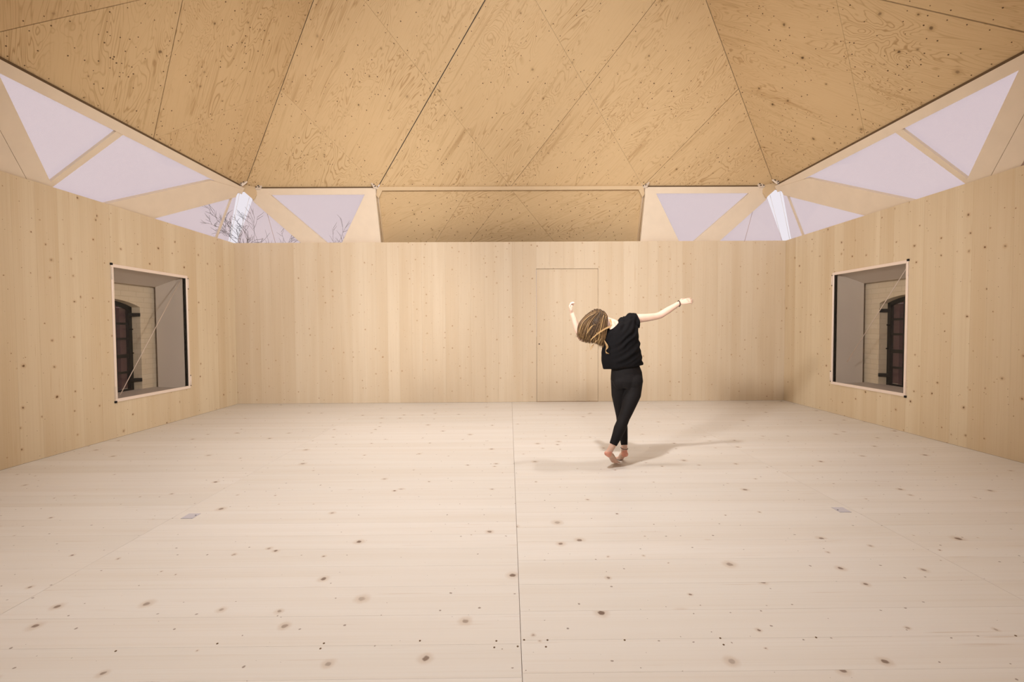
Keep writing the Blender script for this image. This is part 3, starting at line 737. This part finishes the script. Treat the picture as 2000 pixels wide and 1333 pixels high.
def hand(parts, wr, d, n, curl, thumb_sign, spread=.06, L=1.0):
    d = d.normalized(); n = (n - d*n.dot(d)).normalized(); sd = n.cross(d)*thumb_sign     # towards the thumb
    parts.append(loft_data([(wr-d*.03, .021, .018, sd), (wr, .022, .016, sd), (wr+d*.028*L, .030, .0155, sd), (wr+d*.06*L, .037, .0145, sd), (wr+d*.084*L, .036, .012, sd)], 12))
    for k in range(4):
        p = wr + d*(.080-.004*abs(k-1))*L + sd*(.027-.018*k)
        fd = (d + sd*spread*(1.5-k)).normalized(); ln_ = (.068, .076, .071, .056)[k]*L
        pts = [p-fd*.012, p]; ang = 0; c = curl*(1+.12*k)
        for seg, q in ((.45, .7), (.30, 1.0), (.25, .7)):
            ang += c*q; dirv = fd*math.cos(ang) - n*math.sin(ang); p = p + dirv*ln_*seg; pts.append(p)
        parts.append(limb(pts, [.0095, .0092, .0084, .0076, .0058], 8))
    p = wr + d*.022*L + sd*.022; td = (d*.62 + sd*.72 - n*.25).normalized(); t2 = (d*.86 + sd*.30 - n*.35).normalized()
    parts.append(limb([p-td*.008, p+td*.032*L, p+td*.032*L+t2*.028*L, p+td*.032*L+t2*.05*L], [.013, .0115, .0098, .0066], 8))
body = []
body.append(loft_data([(V3(1.09, 4.20, .74), .10, .085, X_), (V3(1.10, 4.20, .82), .145, .10, X_), (V3(1.085, 4.20, .92), .125, .092, X_), (V3(1.065, 4.19, 1.0), .115, .085, X_),
                       (V3(1.045, 4.19, 1.10), .128, .095, X_), (V3(1.035, 4.19, 1.20), .135, .098, sh), (V3(1.035, 4.19, 1.29), .135, .085, sh), (V3(1.03, 4.19, 1.345), .09, .06, sh)], 20))
body.append(limb([V3(1.03, 4.19, 1.28), V3(1.0, 4.19, 1.33), V3(.965, 4.195, 1.353), V3(.925, 4.20, 1.368), V3(.88, 4.205, 1.385)], [.075, .060, .052, .050, .050]))
body.append(limb([p for p in RL], [r-.008 for r in RLr])); body.append(limb([p for p in LL], [r-.008 for r in LLr]))
RA = [V3(1.10, 4.19, 1.36), V3(1.166, 4.20, 1.399), V3(1.23, 4.21, 1.409), V3(1.297, 4.22, 1.414), V3(1.40, 4.235, 1.427), V3(1.444, 4.24, 1.441), V3(1.519, 4.24, 1.487), V3(1.629, 4.24, 1.555)]
body.append(limb(RA, [.052, .052, .043, .039, .034, .034, .033, .0225]))
LA = [V3(.97, 4.19, 1.27), V3(.922, 4.20, 1.232), V3(.821, 4.27, 1.205), V3(.700, 4.34, 1.212), V3(.678, 4.34, 1.225), V3(.643, 4.33, 1.308), V3(.584, 4.31, 1.466)]
body.append(limb(LA, [.052, .050, .040, .034, .034, .033, .022]))
hand(body, V3(1.629, 4.24, 1.555), V3(.93, .02, .26), V3(-.1, -.72, .68), .22, 1)
hand(body, V3(.584, 4.31, 1.466), V3(-.28, -.08, .93), V3(-.93, .2, -.25), .85, -1, L=.95)
foot(body, lank, lheel, lball, ltoe, -1, LL[-2]); foot(body, rank, rheel, rball, rtoe, 1, RL[-2])
hu = V3(-.78, .03, .62).normalized(); hf = V3(-.22, .94, -.25); hf = (hf-hu*hf.dot(hu)).normalized(); hs = hu.cross(hf)
hc = V3(.842, 4.205, 1.400)
body.append(ell(hc+hu*.02, .076, .094, .098, hs, hu)); body.append(ell(hc-hu*.035+hf*.03, .055, .062, .075, hs, hu))
body.append(ell(hc-hu*.01+hf*.100, .012, .018, .024, hs, hu, 8, 6)); body.append(ell(hc-hu*.095+hf*.068, .022, .020, .018, hs, hu, 8, 6))
body.append(ell(hc-hu*.058+hf*.088, .024, .010, .009, hs, hu, 8, 6))
for s in (-1, 1):
    body.append(ell(hc-hu*.012+hs*s*.076-hf*.01, .008, .020, .032, hs, hu, 8, 6))
    body.append(ell(hc-hu*.025+hs*s*.04+hf*.065, .022, .020, .022, hs, hu, 8, 6))
bo = voxel_obj('body', body, .0042, 3, 'skin', person)
bo['label'] = 'pale bare skin of arms, neck and feet'
# pink soles
me = bo.data; me.materials.append(M['heel'])
for p in me.polygons:
    c = p.center
    if c.z < .19 and ((c-rheel).length < .050 and p.normal.y < .35 and c.z < .165 or (c-lheel).length < .042 and p.normal.y < .2): p.material_index = 1
for s in (-1, 1):
    vs, fs = ell(hc+hu*.012+hs*s*.031+hf*.080, .012, .012, .012, hs, hu, 10, 8); ey = mesh_obj('eye', vs, fs, 'eye', person, smooth=True)
    vs, fs = ell(hc+hu*.012+hs*s*.031+hf*.0885, .005, .0042, .005, hs, hu, 8, 6); mesh_obj('iris', vs, fs, 'band', ey, smooth=True)
# leggings
lg = [loft_data([(V3(1.09, 4.20, .73), .105, .092, X_), (V3(1.103, 4.20, .80), .158, .112, X_), (V3(1.098, 4.20, .87), .152, .108, X_), (V3(1.085, 4.20, .94), .135, .10, X_), (V3(1.07, 4.19, 1.0), .125, .094, X_)], 20),
      limb(RL, RLr, 18), limb(LL, LLr, 18),
      ell((1.160, 4.150, .800), .084, .066, .095), ell((1.038, 4.165, .805), .080, .062, .092)]
def lg_fold(p, n):
    f = 0.
    for (c, rad, k, amp) in ((V3(1.06, 4.06, .475), .06, 330, .0016), (V3(1.14, 4.08, .74), .07, 300, .0012), (V3(1.115, 4.09, .86), .06, 330, .0016)):
        d = (p-c).length
        if d < rad: f += amp*math.sin(k*(p.z+.15*p.x))*(1-d/rad)
    return f
voxel_obj('leggings', lg, .0055, 9, 'leggings', person, lg_fold)
# T-shirt
CT = [((.870, .914), (1.259, .958), .118), ((.866, .93), (1.257, .972), .125), ((.852, 1.003), (1.244, 1.036), .128), ((.855, 1.093), (1.227, 1.131), .122), ((.868, 1.182), (1.213, 1.240), .122),
      ((.884, 1.247), (1.205, 1.329), .116), ((.905, 1.285), (1.168, 1.410), .096), ((.950, 1.315), (1.085, 1.410), .066)]
secs = []
for a, c, ry in CT:
    a3, c3 = V3(a[0], 4.19, a[1]), V3(c[0], 4.19, c[1]); rf = (c3-a3).normalized()
    secs.append(((a3+c3)/2, (c3-a3).length/2, ry, rf, V3(-rf.z, 0, rf.x)))
ts = [loft_data(secs, 28)]
ts.append(loft_data([(V3(1.09, 4.195, 1.365), .070, .062, V3(-.2, 0, 1)), (V3(1.15, 4.20, 1.390), .074, .064, V3(-.2, 0, 1), V3(1, 0, .22)), (V3(1.211, 4.21, 1.386), .077, .066, V3(-.23, 0, .97), V3(.97, 0, .23))], 18))
ts.append(limb([V3(.97, 4.19, 1.27), V3(.91, 4.205, 1.232), V3(.845, 4.25, 1.208)], [.066, .064, .062], 16))
ts.append(ell((1.068, 4.19, 1.362), .078, .070, .056, sh, V3(-sh.z, 0, sh.x)))
def ts_fold(p, n):
    if n.y > .6: return 0.
    c = V3(.80, 4.19, 1.52); r = math.hypot(p.x-c.x, p.z-c.z)
    w = mnoise.noise(V3(p.x*7, p.y*7, p.z*7))
    edge = min(1, max(0, (p.z-.935)/.06))
    a = math.sin(r*118 + w*2.6)*.5 + math.sin(r*71 + 3.1*w + 1.0)*.5
    return edge*.010*a*(.55+.45*math.sin(p.x*13+w*2)) + (1-edge)*.003*math.sin(p.x*40)
voxel_obj('t_shirt', ts, .0055, 3, 'shirt', person, ts_fold)
# wristband and anklet
def ring(name, c, ax, R_, r_, mat, squash=1.0):
    c = Vector(c); ax = Vector(ax).normalized(); s, t = ring_frame(ax, V3(0, 0, 1)); vs, fs = [], []; n, k = 28, 6
    for i in range(n):
        th = 2*math.pi*i/n; rd = s*math.cos(th) + t*math.sin(th)*squash; p = c + rd*R_
        for j in range(k): ph = 2*math.pi*j/k; vs.append(p + rd*r_*math.cos(ph) + ax*r_*math.sin(ph))
    for i in range(n):
        for j in range(k): fs.append((i*k+j, ((i+1) % n)*k+j, ((i+1) % n)*k+(j+1) % k, i*k+(j+1) % k))
    return mesh_obj(name, vs, fs, mat, person, smooth=True)
ring('wristband', (1.624, 4.24, 1.551), (.93, .02, .15), .0285, .004, 'band')['label'] = 'thin dark cord around the wrist'
ring('anklet', (1.081, 4.203, .136), (.1, -.1, 1), .0335, .003, 'band')['label'] = 'thin dark cord around the ankle'
# hair: dark mass under many separate locks
rh = random.Random(5)
def lerp_list(L, u):
    u = min(.9999, max(0, u))*(len(L)-1); i = int(u); f = u-i
    return (L[i][0]*(1-f)+L[i+1][0]*f, L[i][1]*(1-f)+L[i+1][1]*f)
ROOT = [(.735, 1.455), (.768, 1.482), (.82, 1.492), (.872, 1.470), (.905, 1.430), (.912, 1.380)]
MIDP = [(.655, 1.370), (.695, 1.352), (.750, 1.340), (.80, 1.325), (.842, 1.300), (.882, 1.285)]
ENDP = [(.620, 1.245), (.655, 1.205), (.705, 1.188), (.765, 1.182), (.825, 1.172), (.862, 1.140)]
hv, hfc, tone = [], [], []
def add_lock(pts, rad, t0, t1, n=5):
    global hv, hfc, tone
    vs, fs = tube_data(pts, rad, n); o = len(hv); hv += vs; hfc += [tuple(i+o for i in f) for f in fs]
    for i in range(len(pts)):
        tone += [t0+(t1-t0)*i/(len(pts)-1)]*n
def lock(u, v, r0, base, lift=0., ext=0.):
    s, m_, e_ = lerp_list(ROOT, u), lerp_list(MIDP, u), lerp_list(ENDP, min(1, max(0, u+rh.uniform(-.07, .07))))
    k = math.sqrt(max(0, 1-v*v)); cx, cz = .815, 1.40
    # roots wrap around the skull, outermost in the middle layer
    sx, sz = cx+(s[0]-cx)*(.35+.70*k+lift), cz+.02*(1-k)+(s[1]-cz)*(.40+.68*k+lift)
    P0 = V3(sx, 4.200+v*.110, sz); P1 = V3(m_[0]+rh.uniform(-.008, .008), 4.20+v*.088, m_[1]+rh.uniform(-.008, .008)); P2 = V3(e_[0]+rh.uniform(-.01, .01), 4.195+v*.062, e_[1]+rh.uniform(-.02, .012)-ext)
    C = P1*2-(P0+P2)*.5
    ph, am = rh.uniform(0, 6.28), rh.uniform(.002, .009); pts, rad = [], []
    for i in range(12):
        t = i/11; q = P0*(1-t)**2 + C*2*t*(1-t) + P2*t*t
        q = q + V3(.8, .5, -.3)*(am*t*math.sin(ph+t*8)); pts.append(q); rad.append(r0*(.75+.5*math.sin(math.pi*min(1, t*1.1)))*(1-.72*max(0, t-.7)/.3))
    add_lock(pts, rad, base, min(1, base+rh.uniform(.10, .36)))
for _ in range(560):
    v = rh.uniform(-1, 1); v = math.copysign(abs(v)**.7, v)
    lock(rh.random(), v*.98, rh.uniform(.0028, .0055), rh.choice((.0, .04, .10, .16, .26, .42)))
for _ in range(34): lock(rh.random(), -rh.uniform(.6, .99), rh.uniform(.0018, .003), rh.uniform(.55, .8), .02)
for _ in range(16): lock(rh.uniform(.35, 1), rh.uniform(-.8, .4), rh.uniform(.0014, .0022), .6, .02, rh.uniform(.03, .075))
def wisp(pts, r, t0, t1):
    pts = [V3(*p) for p in pts]; out = []
    n = 14
    for i in range(n):
        t = i/(n-1)*(len(pts)-1); k = min(int(t), len(pts)-2); f = t-k
        p0, p1, p2, p3 = pts[max(0, k-1)], pts[k], pts[k+1], pts[min(len(pts)-1, k+2)]
        out.append(.5*((2*p1)+(p2-p0)*f+(2*p0-5*p1+4*p2-p3)*f*f+(3*p1-p0-3*p2+p3)*f**3))
    add_lock(out, [r*(1-.7*i/(n-1)) for i in range(n)], t0, t1)
for j in range(4):
    o_ = V3(.006*j, 0, .004*j)
    wisp([(.905+o_.x, 4.10, 1.40), (.925, 4.085, 1.335+o_.z), (.86, 4.08, 1.30+o_.z), (.78, 4.09, 1.245+o_.z), (.725, 4.10, 1.195)], .0024, .75, .95)
    wisp([(.865, 4.12, 1.20), (.873+o_.x, 4.07, 1.14), (.866, 4.065, 1.10), (.872+o_.x*1.5, 4.06, 1.072)], .0028, .6, .95)
    wisp([(.79+o_.x, 4.13, 1.20), (.77, 4.13, 1.165), (.745+o_.x, 4.14, 1.14), (.735, 4.14, 1.115-o_.z)], .003, .5, .9)
    wisp([(.80+o_.x, 4.12, 1.34), (.76, 4.105, 1.345), (.715+o_.x, 4.10, 1.31), (.69, 4.11, 1.255)], .0022, .6, .9)
hr = mesh_obj('hair', hv, hfc, 'hair', person, smooth=True)
ca = hr.data.attributes.new('tone', 'FLOAT', 'POINT'); ca.data.foreach_set('value', tone)
hr['label'] = 'long brown hair with blond ends swinging to the left'
hm = [ell(hc+hu*.024-hf*.008, .080, .092, .094, hs, hu),
      loft_data([(V3(.815, 4.195, 1.44), .075, .085, sh), (V3(.79, 4.19, 1.375), .105, .085, sh), (V3(.765, 4.19, 1.31), .112, .075, V3(.97, 0, .05)), (V3(.748, 4.19, 1.25), .112, .062, V3(.97, 0, -.15)), (V3(.742, 4.19, 1.215), .095, .045, V3(.97, 0, -.2))], 18)]
hb = voxel_obj('hair_underlayer', hm, .007, 3, 'hair', person, lambda p, n: .003*math.sin((p.x*.9+p.z*.5)*260))
ca = hb.data.attributes.new('tone', 'FLOAT', 'POINT'); ca.data.foreach_set('value', [.03]*len(hb.data.vertices))
for ch in person.children: ch.location = ch.location - PB
